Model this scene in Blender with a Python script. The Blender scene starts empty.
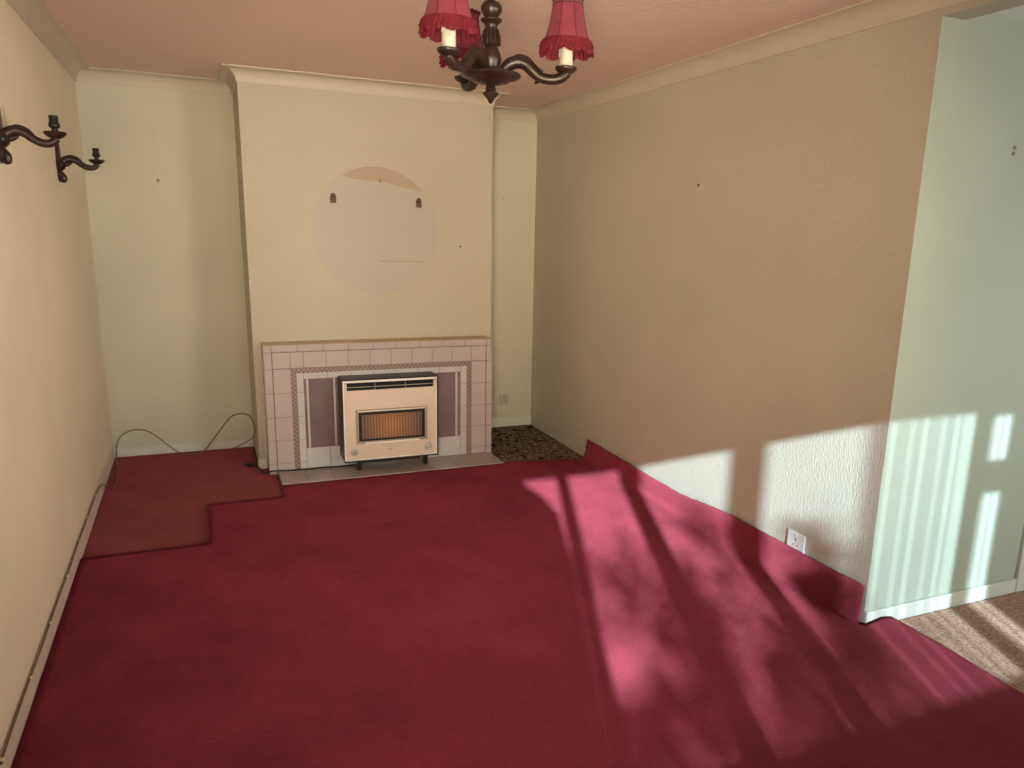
import bpy, bmesh, math, random
from math import sin, cos, pi
from mathutils import Vector, Matrix, noise

random.seed(7)
SC = bpy.context.scene
COL = SC.collection

# ------------------------------------------------------------------ dimensions (metres)
W = 2.978          # left wall x=0, right wall x=W
YE = -3.571        # outer corner where the right wall stops
YW = -6.60         # window wall behind the camera
XR = 5.20          # far side of the extension
H = 2.40
HX = 2.336         # ceiling of the extension
BX0, BX1, BD = 0.868, 2.426, 0.562     # chimney breast
SY = -0.729        # front of the fireplace surround

# ------------------------------------------------------------------ helpers
def s2l(c):
    return c / 12.92 if c <= 0.04045 else ((c + 0.055) / 1.055) ** 2.4
def rgb(r, g, b):
    return (s2l(r / 255), s2l(g / 255), s2l(b / 255), 1)

class Mat:
    """small wrapper for building procedural node materials"""
    def __init__(s, name, col, rough=0.7, metal=0.0, spec=0.3):
        s.m = bpy.data.materials.new(name); s.m.use_nodes = True
        s.nt = s.m.node_tree; s.N = s.nt.nodes; s.L = s.nt.links
        s.b = s.N['Principled BSDF']
        s.b.inputs['Base Color'].default_value = col
        s.b.inputs['Roughness'].default_value = rough
        s.b.inputs['Metallic'].default_value = metal
        s.b.inputs['Specular IOR Level'].default_value = spec
        s.col = col; s._tc = None; s.csock = None; s.bsock = None
    def coord(s, scale=(1, 1, 1)):
        if s._tc is None: s._tc = s.N.new('ShaderNodeTexCoord')
        mp = s.N.new('ShaderNodeMapping'); mp.inputs['Scale'].default_value = scale
        s.L.new(s._tc.outputs['Object'], mp.inputs['Vector']); return mp.outputs['Vector']
    def noise(s, scale, detail=3, rough=0.55, stretch=(1, 1, 1)):
        n = s.N.new('ShaderNodeTexNoise'); n.inputs['Scale'].default_value = scale
        n.inputs['Detail'].default_value = detail; n.inputs['Roughness'].default_value = rough
        s.L.new(s.coord(stretch), n.inputs['Vector']); return n.outputs['Fac']
    def voronoi(s, scale, stretch=(1, 1, 1), feature='F1', out='Distance'):
        n = s.N.new('ShaderNodeTexVoronoi'); n.feature = feature; n.inputs['Scale'].default_value = scale
        s.L.new(s.coord(stretch), n.inputs['Vector']); return n.outputs[out]
    def ramp(s, fac, stops):
        r = s.N.new('ShaderNodeValToRGB'); e = r.color_ramp.elements
        while len(e) < len(stops): e.new(0.5)
        for k, (p, c) in enumerate(stops): e[k].position = p; e[k].color = c
        s.L.new(fac, r.inputs['Fac']); return r.outputs['Color']
    def base(s, sock):
        s.L.new(sock, s.b.inputs['Base Color']); s.csock = sock; return s
    def mixcol(s, fac, a, b):
        m = s.N.new('ShaderNodeMix'); m.data_type = 'RGBA'
        for sock, v in ((m.inputs[0], fac), (m.inputs[6], a), (m.inputs[7], b)):
            if hasattr(v, 'is_output'): s.L.new(v, sock)
            else: sock.default_value = v
        return m.outputs[2]
    def math(s, op, a, b=0.0):
        m = s.N.new('ShaderNodeMath'); m.operation = op
        for k, v in enumerate((a, b)):
            if hasattr(v, 'is_output'): s.L.new(v, m.inputs[k])
            else: m.inputs[k].default_value = v
        return m.outputs[0]
    def bump(s, h, strength=0.3, dist=0.002):
        n = s.N.new('ShaderNodeBump'); n.inputs['Strength'].default_value = strength
        n.inputs['Distance'].default_value = dist
        s.L.new(h, n.inputs['Height'])
        if s.bsock is not None: s.L.new(s.bsock, n.inputs['Normal'])
        s.L.new(n.outputs['Normal'], s.b.inputs['Normal']); s.bsock = n.outputs['Normal']; return s

def scl(c, k):
    return (c[0] * k, c[1] * k, c[2] * k, 1)

def mottled(name, col, amt=0.12, nscale=6, rough=0.7, spec=0.3, metal=0):
    m = Mat(name, col, rough, metal, spec)
    m.base(m.ramp(m.noise(nscale), [(0.3, scl(col, 1 - amt)), (0.7, scl(col, 1 + amt))]))
    return m

def wallpaper(name, col, bump=0.5, kind='chip'):
    m = Mat(name, col, 0.62, 0, 0.25)
    big = m.noise(1.3, 2)
    m.base(m.ramp(big, [(0.3, scl(col, 0.95)), (0.7, scl(col, 1.05))]))
    if kind == 'emboss':
        m.bump(m.noise(125, 3, 0.6, (1, 1, 0.45)), bump, 0.0055)
    elif kind == 'chip':
        v = m.voronoi(70)
        m.bump(m.math('ADD', m.noise(60, 3), m.math('MULTIPLY', v, 0.6)), bump, 0.004)
    else:
        m.bump(m.noise(40, 3), bump, 0.002)
    return m

def link(name, bm, mat, parent=None, smooth=False, loc=(0, 0, 0), angle=None):
    me = bpy.data.meshes.new(name)
    bmesh.ops.recalc_face_normals(bm, faces=bm.faces[:])
    bm.to_mesh(me); bm.free()
    o = bpy.data.objects.new(name, me); COL.objects.link(o)
    mats = mat if isinstance(mat, (list, tuple)) else [mat]
    for m in mats: me.materials.append(m.m if isinstance(m, Mat) else m)
    if smooth:
        for p in me.polygons: p.use_smooth = True
        if angle is not None: me.set_sharp_from_angle(angle=math.radians(angle))
    if parent is not None: o.parent = parent
    o.location = loc
    return o

def thing(name, label, cat, loc=(0, 0, 0), rotz=0, group=None):
    o = bpy.data.objects.new(name, None); COL.objects.link(o)
    o.location = loc; o.rotation_euler = (0, 0, rotz); o.empty_display_size = 0.05
    o['label'] = label; o['category'] = cat; o['kind'] = 'thing'
    if group: o['group'] = group
    return o
def tag(o, label, cat, group=None, kind='thing'):
    o['label'] = label; o['category'] = cat; o['kind'] = kind
    if group: o['group'] = group
    return o
def struct(o):
    o['kind'] = 'structure'; return o
def dup(root, loc, label, group=None, rotz=None):
    r = root.copy(); COL.objects.link(r); r.location = loc
    if rotz is not None: r.rotation_euler = (0, 0, rotz)
    r['label'] = label
    if group: r['group'] = group
    for ch in list(root.children):
        c = ch.copy(); COL.objects.link(c); c.parent = r
        for g in ch.children:
            d = g.copy(); COL.objects.link(d); d.parent = c
    return r

def B(bm, x0, x1, y0, y1, z0, z1, bev=0.0, seg=2, mi=0):
    """axis aligned box, optionally bevelled, added to bm"""
    t = bmesh.new()
    bmesh.ops.create_cube(t, size=1)
    for v in t.verts:
        v.co = Vector((x0 + (v.co.x + .5) * (x1 - x0), y0 + (v.co.y + .5) * (y1 - y0), z0 + (v.co.z + .5) * (z1 - z0)))
    if bev > 0:
        bmesh.ops.bevel(t, geom=t.edges[:], offset=bev, segments=seg, affect='EDGES', profile=0.5)
    for f in t.faces: f.material_index = mi
    merge(bm, t); return bm
def merge(bm, t, mat=None):
    if mat is not None: bmesh.ops.transform(t, matrix=mat, verts=t.verts[:])
    mp = [bm.verts.new(v.co) for v in t.verts]
    t.verts.index_update()
    for f in t.faces:
        try:
            nf = bm.faces.new([mp[v.index] for v in f.verts]); nf.material_index = f.material_index; nf.smooth = f.smooth
        except ValueError: pass
    t.free()
def box(*a, **k):
    return B(bmesh.new(), *a, **k)

def lathe(bm, prof, n=32, c=(0, 0, 0), mi=0, axis='Z'):
    """prof: list of (r,z)"""
    rings = []
    for r, z in prof:
        ring = []
        if r < 1e-6:
            p = Vector((0, 0, z)); ring = [bm.verts.new(place(p, c, axis))]
        else:
            for k in range(n):
                a = 2 * pi * k / n
                ring.append(bm.verts.new(place(Vector((r * cos(a), r * sin(a), z)), c, axis)))
        rings.append(ring)
    for a, b in zip(rings, rings[1:]):
        if len(a) == 1 and len(b) == 1: continue
        for k in range(n):
            k2 = (k + 1) % n
            if len(a) == 1: f = bm.faces.new((a[0], b[k], b[k2]))
            elif len(b) == 1: f = bm.faces.new((a[k], a[k2], b[0]))
            else: f = bm.faces.new((a[k], a[k2], b[k2], b[k]))
            f.material_index = mi
    for ring, flip in ((rings[0], 1), (rings[-1], 0)):
        if len(ring) > 1:
            f = bm.faces.new(ring[::-1] if flip else ring); f.material_index = mi
    return bm
def place(p, c, axis):
    if axis == 'Y': p = Vector((p.x, -p.z, p.y))      # +z of the profile points to -y
    elif axis == 'X': p = Vector((p.z, p.x, p.y))     # +z of the profile points to +x
    return p + Vector(c)

def catmull(pts, n=8):
    P = [Vector(p) for p in pts]; out = []
    Q = [P[0] * 2 - P[1]] + P + [P[-1] * 2 - P[-2]]
    for i in range(1, len(Q) - 2):
        for k in range(n):
            t = k / n; a, b, c, d = Q[i - 1], Q[i], Q[i + 1], Q[i + 2]
            out.append(0.5 * ((2 * b) + (c - a) * t + (2 * a - 5 * b + 4 * c - d) * t * t + (3 * b - a - 3 * c + d) * t ** 3))
    out.append(P[-1]); return out
def tube(bm, pts, r, n=10, up=(0, 0, 1), sx=1.0, smooth_n=8, mi=0):
    """r: radius or list of radii per control point; sx: width factor sideways"""
    if smooth_n: path = catmull(pts, smooth_n)
    else: path = [Vector(p) for p in pts]
    m = len(path)
    def rad(i):
        if not isinstance(r, (list, tuple)): return r
        t = i / (m - 1) * (len(r) - 1); k = min(int(t), len(r) - 2); return r[k] + (r[k + 1] - r[k]) * (t - k)
    rings = []; side = None
    for i, p in enumerate(path):
        d = (path[min(i + 1, m - 1)] - path[max(i - 1, 0)]).normalized()
        s = d.cross(Vector(up))
        if s.length < 1e-3: s = side if side is not None else d.orthogonal()
        if side is not None and s.dot(side) < 0: s = -s
        s.normalize(); side = s; u = s.cross(d).normalized()
        rr = rad(i)
        rings.append([bm.verts.new(p + s * (rr * sx * cos(2 * pi * k / n)) + u * (rr * sin(2 * pi * k / n))) for k in range(n)])
    for a, b in zip(rings, rings[1:]):
        for k in range(n):
            f = bm.faces.new((a[k], a[(k + 1) % n], b[(k + 1) % n], b[k])); f.material_index = mi; f.smooth = True
    bm.faces.new(rings[0][::-1]); bm.faces.new(rings[-1])
    return bm
def prism(bm, pts2, y0, y1, plane='XZ', bev=0):
    """extrude a 2D outline. plane XZ: between y0,y1; plane YZ: between x=y0,y1; plane XY: between z=y0,y1"""
    t = bmesh.new()
    def P(a, b, w): return {'XZ': (a, w, b), 'YZ': (w, a, b), 'XY': (a, b, w)}[plane]
    lo = [t.verts.new(P(a, b, y0)) for a, b in pts2]; hi = [t.verts.new(P(a, b, y1)) for a, b in pts2]
    n = len(pts2)
    t.faces.new(lo[::-1]); t.faces.new(hi)
    for k in range(n): t.faces.new((lo[k], lo[(k + 1) % n], hi[(k + 1) % n], hi[k]))
    if bev:
        bmesh.ops.recalc_face_normals(t, faces=t.faces[:])
        bmesh.ops.bevel(t, geom=t.edges[:], offset=bev, segments=2, affect='EDGES')
    merge(bm, t); return bm
def lerp_table(tab, x):
    if x <= tab[0][0]: return tab[0][1]
    for (a, va), (b, vb) in zip(tab, tab[1:]):
        if x <= b: return va + (vb - va) * (x - a) / (b - a)
    return tab[-1][1]

# ------------------------------------------------------------------ materials
C_CREAM = rgb(224, 206, 170)
m_left = wallpaper('wallpaper_cream_left', rgb(230, 222, 205), 0.6, 'chip')
m_right = wallpaper('wallpaper_embossed_right', rgb(188, 183, 170), 0.6, 'emboss')
m_alc = wallpaper('wallpaper_alcove', rgb(198, 196, 181), 0.5, 'chip')
m_breast = wallpaper('wallpaper_breast', rgb(189, 183, 169), 0.5, 'chip')
m_patch = wallpaper('wall_unfaded', rgb(184, 178, 173), 0.08, 'chip')
m_stain = Mat('wall_stain', rgb(174, 158, 140), 0.7)
m_return = wallpaper('smooth_pale_wall', rgb(170, 178, 165), 0.08, 'flat')
m_ceil = Mat('ceiling_texture', rgb(224, 203, 192), 0.8, 0, 0.1)
m_ceil.bump(m_ceil.noise(38, 4, 0.65), 0.9, 0.012)
m_cove = mottled('coving_paint', rgb(198, 190, 176), 0.03, 3, 0.6)
m_ceil_x = mottled('white_ceiling', rgb(236, 246, 246), 0.02, 3, 0.8)
m_skirt = mottled('skirting_paint', rgb(206, 208, 200), 0.04, 9, 0.45, 0.4)
m_skirt_l = mottled('skirting_left_paint', rgb(214, 204, 194), 0.06, 9, 0.5, 0.4)
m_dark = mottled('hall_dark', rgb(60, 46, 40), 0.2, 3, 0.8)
m_base = mottled('subfloor', rgb(88, 62, 48), 0.15, 10, 0.9)

def carpet_mat(name, col, col2, fibre=150, sheen=0.25, lean=0.7, grain=0.4):
    m = Mat(name, col, 0.95, 0, 0.05)
    big = m.noise(2.2, 5, 0.62)
    strk = m.noise(5, 4, 0.6, (1.6, 1, 1))
    f = m.math('ADD', m.math('MULTIPLY', big, 0.7), m.math('MULTIPLY', strk, 0.3))
    c = m.ramp(f, [(0.38, col2), (0.62, col)])
    fine = m.noise(fibre, 3, 0.7)
    c2 = m.mixcol(m.ramp(fine, [(0.35, (0, 0, 0, 1)), (0.65, (grain, grain, grain, 1))]), c, scl(col2, 0.45))
    # a few pale specks of fluff
    v = m.voronoi(9)
    sp = m.math('LESS_THAN', v, 0.016)
    m.base(m.mixcol(m.math('MULTIPLY', sp, 0.55), c2, rgb(200, 150, 140)))
    # the pile leans towards the windows, so its shading normal is tipped that way
    ge = m.N.new('ShaderNodeNewGeometry'); va = m.N.new('ShaderNodeVectorMath'); va.operation = 'ADD'
    va.inputs[1].default_value = (0, -lean, 0); m.L.new(ge.outputs['Normal'], va.inputs[0])
    vn = m.N.new('ShaderNodeVectorMath'); vn.operation = 'NORMALIZE'; m.L.new(va.outputs[0], vn.inputs[0]); m.bsock = vn.outputs[0]
    m.bump(fine, 0.5, 0.006).bump(m.noise(9, 3), 0.15, 0.008)
    m.b.inputs['Sheen Weight'].default_value = sheen
    m.b.inputs['Sheen Roughness'].default_value = 0.4
    m.b.inputs['Sheen Tint'].default_value = rgb(255, 150, 165)
    return m
m_red = carpet_mat('red_pile', rgb(160, 66, 80), rgb(137, 55, 68), 150, 0.9, 1.6)
m_old = carpet_mat('old_red_pile', rgb(148, 80, 80), rgb(136, 72, 74), 150, 0.1)
m_brown = carpet_mat('brown_pile', rgb(196, 160, 138), rgb(176, 138, 118), 85, 0.1, 1.0, 0.9)
# speckle for the brown pile
m_pat = Mat('patterned_pile', rgb(60, 48, 36), 0.95, 0, 0.05)
v1 = m_pat.noise(22, 3, 0.6, (1, 1, 1)); v2 = m_pat.voronoi(19, (1, 1.3, 1))
mixf = m_pat.math('ADD', m_pat.math('MULTIPLY', v1, 0.75), m_pat.math('MULTIPLY', v2, 0.5))
m_pat.base(m_pat.ramp(mixf, [(0.44, rgb(46, 34, 30)), (0.52, rgb(76, 56, 46)), (0.56, rgb(178, 160, 134)), (0.60, rgb(70, 60, 50)), (0.66, rgb(96, 66, 56)), (0.70, rgb(184, 168, 142)), (0.74, rgb(52, 34, 32))]))
m_pat.bump(m_pat.noise(300, 2), 0.5, 0.003)

m_wood = Mat('dark_turned_wood', rgb(74, 40, 24), 0.38, 0, 0.45)
m_wood.base(m_wood.ramp(m_wood.noise(30, 3, 0.6, (1, 1, 0.25)), [(0.3, rgb(22, 13, 9)), (0.7, rgb(46, 28, 19))]))
m_wood.bump(m_wood.noise(90, 2), 0.15, 0.002)
m_wood_s = Mat('dark_sconce_wood', rgb(70, 38, 26), 0.4, 0, 0.4)
m_wood_s.base(m_wood_s.ramp(m_wood_s.noise(40, 3), [(0.3, rgb(26, 14, 11)), (0.7, rgb(52, 29, 22))]))
m_black = mottled('black_plastic', rgb(22, 22, 22), 0.1, 20, 0.45, 0.4)
m_cand = mottled('candle_cream', rgb(186, 186, 178), 0.04, 30, 0.5)
m_shade = Mat('pink_fabric', rgb(186, 60, 80), 0.7, 0, 0.2)
m_shade.base(m_shade.ramp(m_shade.noise(25, 3), [(0.3, rgb(110, 45, 60)), (0.7, rgb(126, 56, 72))]))
m_shade.bump(m_shade.noise(600, 1), 0.2, 0.001)
m_shade.b.inputs['Sheen Weight'].default_value = 0.1
m_frill = mottled('red_frill', rgb(98, 26, 38), 0.25, 60, 0.8, 0.2)
m_cable_b = mottled('brown_cable_sheath', rgb(110, 90, 66), 0.08, 20, 0.5)
m_cable_k = mottled('black_cable_sheath', rgb(26, 24, 24), 0.08, 20, 0.5)
m_clip = mottled('white_clip', rgb(214, 200, 176), 0.05, 20, 0.5)

def tile_mat(name, col, amt=0.05):
    m = Mat(name, col, 0.22, 0, 0.5)
    m.base(m.ramp(m.noise(5, 3), [(0.3, scl(col, 1 - amt)), (0.7, scl(col, 1 + amt))])); return m
m_tile = tile_mat('pale_pink_tile', rgb(184, 174, 174))
m_tile_w = tile_mat('pale_grey_tile', rgb(194, 194, 196))
m_tile_h = tile_mat('hearth_tile', rgb(168, 152, 146), 0.12)
m_tile_p = tile_mat('mauve_tile', rgb(126, 108, 112), 0.12)
m_grout = mottled('grout', rgb(128, 110, 104), 0.1, 20, 0.9)
m_mantel = tile_mat('tan_mantel', rgb(170, 144, 108), 0.08)
m_mos = Mat('mosaic_strip', rgb(130, 100, 96), 0.4, 0, 0.4)
ck = m_mos.N.new('ShaderNodeTexChecker'); ck.inputs['Scale'].default_value = 72
ck.inputs['Color1'].default_value = rgb(124, 102, 99); ck.inputs['Color2'].default_value = rgb(158, 138, 132)
m_mos.L.new(m_mos.coord((1, 0.3, 1)), ck.inputs['Vector']); m_mos.base(ck.outputs['Color'])

m_case = mottled('brown_black_case', rgb(33, 25, 24), 0.1, 12, 0.4, 0.5)
m_panel = mottled('beige_enamel', rgb(217, 202, 190), 0.03, 4, 0.35, 0.5)
m_chrome = Mat('chrome', rgb(244, 242, 240), 0.3, 0.15, 0.8)
m_bronze = Mat('dull_metal_frame', rgb(172, 158, 138), 0.4, 0.4, 0.5)
m_slot = Mat('dark_slot', rgb(10, 10, 10), 0.6)
m_rad = Mat('radiant_panel', rgb(150, 96, 60), 0.6, 0, 0.3)
wv = m_rad.N.new('ShaderNodeTexWave'); wv.bands_direction = 'X'; wv.inputs['Scale'].default_value = 17; wv.inputs['Distortion'].default_value = 0.6
m_rad.L.new(m_rad.coord(), wv.inputs['Vector'])
gx = m_rad.N.new('ShaderNodeTexGradient'); gx.gradient_type = 'SPHERICAL'
mpn = m_rad.N.new('ShaderNodeMapping'); mpn.inputs['Location'].default_value = (0, 0, -1.15); mpn.inputs['Scale'].default_value = (4.4, 0.1, 4.0)
m_rad.L.new(m_rad._tc.outputs['Object'], mpn.inputs['Vector']); m_rad.L.new(mpn.outputs['Vector'], gx.inputs['Vector'])
warm = m_rad.mixcol(gx.outputs['Fac'], rgb(112, 96, 98), rgb(204, 150, 106))
dkr = m_rad.mixcol(0.55, warm, rgb(40, 28, 26))
m_rad.base(m_rad.mixcol(wv.outputs['Fac'], dkr, warm))
m_knob = Mat('knob_silver', rgb(204, 204, 200), 0.3, 0.3, 0.6)
m_sock = mottled('socket_plastic', rgb(222, 224, 222), 0.02, 20, 0.35, 0.5)
m_sock_t = mottled('aged_socket_plastic', rgb(180, 168, 160), 0.03, 20, 0.4, 0.5)
m_hole = Mat('socket_hole', rgb(30, 28, 28), 0.8)
m_brk = mottled('brown_bracket_metal', rgb(92, 66, 48), 0.25, 60, 0.5, 0.4)
m_nail = mottled('nail_metal', rgb(140, 122, 98), 0.2, 60, 0.5, 0.4)
m_frame_w = mottled('white_upvc', rgb(235, 235, 232), 0.02, 3, 0.4)

# ------------------------------------------------------------------ the room shell
T = 0.12
struct(link('floor', box(-T, XR + T, YW - T, T, -0.1, 0.0), m_base))
struct(link('wall_left', box(-T, 0, YW - T, T, 0, H + .1), m_left))
struct(link('wall_back', box(0, W, 0, T, 0, H + .1), m_alc))
wb = struct(link('wall_chimney', box(BX0, BX1, -BD, 0, 0, H + .02), m_breast))
struct(link('wall_right', box(W, W + 0.11, YE + 0.001, T, 0, H + .1), m_right))
struct(link('ceiling', box(-T, W + 0.05, YW - T, T, H, H + .1), m_ceil))
struct(link('ceiling_extension', box(W + 0.05, XR + T, YW - T, YE + 0.1, HX, HX + .1), m_ceil_x))
struct(link('trim_1', box(W, W + 0.109, YW, YE, 2.299, H + .05), m_right))         # beam over the opening
# return wall with a doorway, hall behind
bm = bmesh.new()
B(bm, W + 0.0005, 3.93, YE, YE + 0.10, 0, H); B(bm, 4.72, XR, YE, YE + 0.10, 0, H); B(bm, 3.93, 4.72, YE, YE + 0.10, 2.0, H)
struct(link('wall_return', bm, m_return))
bm = bmesh.new()
B(bm, W + 0.11, 3.2, YE + 0.1, -1.6, 0, H); B(bm, 3.2, XR, -1.7, -1.6, 0, H); B(bm, 3.2, XR, YE + 0.1, -1.6, H, H + .08)
struct(link('wall_hall', bm, m_dark))
struct(link('wall_extension', box(XR, XR + T, YW - T, -1.6, 0, H), m_return))
# door casing
bm = bmesh.new()
B(bm, 3.885, 3.945, YE - 0.018, YE + 0.105, 0, 2.06, 0.004); B(bm, 4.705, 4.765, YE - 0.018, YE + 0.105, 0, 2.06, 0.004); B(bm, 3.946, 4.704, YE - 0.018, YE + 0.105, 1.99, 2.06, 0.004)
struct(link('door_1', bm, m_skirt))

# coving swept round the room with mitred corners
def coving():
    path = [(0, YW), (0, 0), (BX0, 0), (BX0, -BD), (BX1, -BD), (BX1, 0), (W, 0), (W, YW)]
    c, hc = 0.081, 0.076
    prof = [(0.0, H - hc), (0.006, H - hc), (0.008, H - hc + 0.006)]
    for k in range(0, 9):
        a = k / 8 * pi / 2
        prof.append((0.008 + (c - 0.014) * (1 - cos(a)), H - hc + 0.006 + (hc - 0.014) * sin(a)))
    prof += [(c - 0.004, H - 0.008), (c, H - 0.006), (c, H)]
    P = [Vector(p) for p in path]; rows = []
    def nrm(a, b):
        d = (b - a).normalized(); return Vector((d.y, -d.x))        # room lies on the right of the direction of travel
    for i, p in enumerate(P):
        if i == 0: off = nrm(P[0], P[1])
        elif i == len(P) - 1: off = nrm(P[-2], P[-1])
        else: off = nrm(P[i - 1], p) + nrm(p, P[i + 1])
        rows.append([(p.x + off.x * r, p.y + off.y * r, z) for r, z in prof])
    bm = bmesh.new()
    V = [[bm.verts.new(q) for q in r] for r in rows]
    for a, b in zip(V, V[1:]):
        for k in range(len(prof) - 1): bm.faces.new((a[k], a[k + 1], b[k + 1], b[k]))
    return bm
struct(link('trim_2', coving(), m_cove, smooth=True, angle=35))

# skirting boards
def skirt(name, x0, x1, y0, y1, h, mat, axis):
    bm = bmesh.new(); B(bm, x0, x1, y0, y1, 0, h, 0.004)
    return struct(link(name, bm, mat))
skirt('baseboard_left', 0, 0.006, YW, -0.018, 0.10, m_skirt_l, 'x')
skirt('baseboard_back', 0.0, BX0, -0.016, 0, 0.062, m_skirt, 'y')
skirt('baseboard_alcove', BX1, W, -0.016, 0, 0.075, m_skirt, 'y')
skirt('baseboard_chimney', BX0 - 0.012, 0.908, -BD - 0.014, -BD, 0.07, m_skirt, 'y')
skirt('baseboard_return', W, 3.884, YE - 0.016, YE, 0.068, m_skirt, 'y')

# unfaded round patch on the chimney breast, a part of that wall
def disc(bm, cx, cz, r, y, n=64, sq=1.0):
    vs = [bm.verts.new((cx + r * cos(2 * pi * k / n), y, cz + r * sin(2 * pi * k / n) * sq)) for k in range(n)]
    bm.faces.new(vs); return bm
bm = bmesh.new(); lathe(bm, [(0.397, 0), (0.396, 0.0012), (0, 0.0012)], 96, (1.650, -BD, 1.505), axis='Y')
pt = link('round_patch', bm, m_patch, wb); pt['label'] = 'pale round unfaded patch left by a mirror'
# dusty brown band across its top and a faint line lower down
bm = bmesh.new()
a0, a1 = math.radians(40), math.radians(122)
outer = [(1.650 + 0.395 * cos(a0 + (a1 - a0) * k / 20), 1.505 + 0.395 * sin(a0 + (a1 - a0) * k / 20)) for k in range(21)]
inner = [(1.50, 1.822), (1.60, 1.812), (1.72, 1.806), (1.84, 1.778)]
prism(bm, outer + inner, -BD - 0.0018, -BD - 0.001)
B(bm, 1.66, 1.96, -BD - 0.0018, -BD - 0.001, 1.314, 1.322)
link('stain', bm, m_stain, wb)

# windows behind the camera: the sun falls through these
def window_wall():
    bm = bmesh.new()
    zs, zh = 1.0, 2.10
    B(bm, -T, 0.10, YW - T, YW, 0, H); B(bm, 0.10, 2.56, YW - T, YW, 0, zs); B(bm, 0.10, 2.56, YW - T, YW, zh, H)
    B(bm, 2.56, XR + T, YW - T, YW, 0, H)
    return bm
struct(link('wall_front', window_wall(), m_left))
wn = bmesh.new()
for a, b in ((0.59, 0.64), (1.012, 1.112), (1.456, 1.548), (2.305, 2.395), (2.538, 2.56)): B(wn, a, b, YW - 0.06, YW - 0.02, 0.95, 2.10)
B(wn, 2.395, 2.538, YW - 0.06, YW - 0.02, 1.715, 1.85); B(wn, 2.395, 2.538, YW - 0.06, YW - 0.02, 2.055, 2.10)
win = struct(link('window_1', wn, m_frame_w))
m_net = Mat('net_curtain', rgb(236, 238, 234), 0.9)
tr = m_net.N.new('ShaderNodeBsdfTransparent'); mx = m_net.N.new('ShaderNodeMixShader'); mx.inputs[0].default_value = 0.37
m_net.L.new(tr.outputs[0], mx.inputs[1]); m_net.L.new(m_net.b.outputs[0], mx.inputs[2])
m_net.L.new(mx.outputs[0], m_net.N['Material Output'].inputs['Surface'])
bm = bmesh.new()
def net(x0, x1, z0, z1, folds, amp, seed):
    r = random.Random(seed); pts = []
    n = folds * 10
    ph = 0
    for k in range(n + 1):
        t = k / n; ph += 2 * pi / 10 * (0.75 + 0.5 * r.random())
        pts.append((x0 + (x1 - x0) * t + amp * sin(ph), YW + 0.035 + 0.03 * cos(ph * 0.5)))
    lo = [bm.verts.new((x, y, z0)) for x, y in pts]; hi = [bm.verts.new((x, y, z1)) for x, y in pts]
    for k in range(n): bm.faces.new((lo[k], lo[k + 1], hi[k + 1], hi[k]))
net(1.80, 2.31, 0.96, 2.13, 6, 0.06, 9)
net(2.36, 2.60, 0.96, 2.13, 4, 0.03, 5)  # stretch of net added to dim the sun through the narrow pane
link('net_curtain', bm, m_net, win)
m_drape = mottled('heavy_drape', rgb(150, 110, 90), 0.1, 6, 0.9)
bm = bmesh.new()
prism(bm, [(0.05, 0.9), (0.60, 0.9), (0.60, 1.60), (0.575, 1.82), (0.50, 1.93), (0.40, 2.015), (0.335, 2.14), (0.05, 2.14)], YW + 0.01, YW + 0.03)
prism(bm, [(0.635, 2.13), (0.683, 2.13), (0.683, 1.62), (0.665, 1.35), (0.635, 1.1)], YW + 0.01, YW + 0.03)
link('drape', bm, m_drape, win)
# shrubs outside whose tops break up the low end of the light
m_leaf = mottled('shrub_leaf', rgb(60, 80, 46), 0.3, 8, 0.7)
bm = bmesh.new(); rr = random.Random(11)
D = 4.5
def leaf(xw, zw, s):      # xw, zw: where the shadow line crosses the window plane
    dep = D + rr.uniform(-0.3, 0.3)
    M = Matrix.Translation((xw - 0.38 * dep, YW - dep, zw + 0.393 * dep)) @ Matrix.Rotation(rr.uniform(0, 6.28), 4, Vector((rr.gauss(0, 1), rr.gauss(0, 1), rr.gauss(0, 1))).normalized())
    vs = [bm.verts.new(M @ Vector(p)) for p in ((-s, 0, 0), (0, s * .6, 0), (s, 0, 0), (0, -s * .6, 0))]
    bm.faces.new(vs)
for k in range(1500): leaf(rr.uniform(0.05, 1.80), rr.uniform(0.85, 1.17), rr.uniform(0.025, 0.05))
for k in range(52):       # loose clumps above the solid part
    cx, cz = rr.uniform(0.66, 1.74), 1.14 + 0.52 * rr.random() ** 1.5
    for q in range(rr.randint(14, 34)): leaf(rr.gauss(cx, 0.045), rr.gauss(cz, 0.05), rr.uniform(0.02, 0.04))
for k in range(260): leaf(rr.gauss(1.72, 0.045), rr.gauss(1.33, 0.08), rr.uniform(0.025, 0.05))
for k in range(9):
    tube(bm, [(k * .3 - 1.6, YW - D, -0.1), (k * .3 - 1.6 + .05, YW - D, 1.4), (k * .3 - 1.65, YW - D, 2.6)], [0.03, 0.02, 0.008], 6, smooth_n=4)
sh = link('garden_shrubs', bm, m_leaf); tag(sh, 'leafy green garden shrubs outside the window', 'shrub', kind='stuff')

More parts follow.
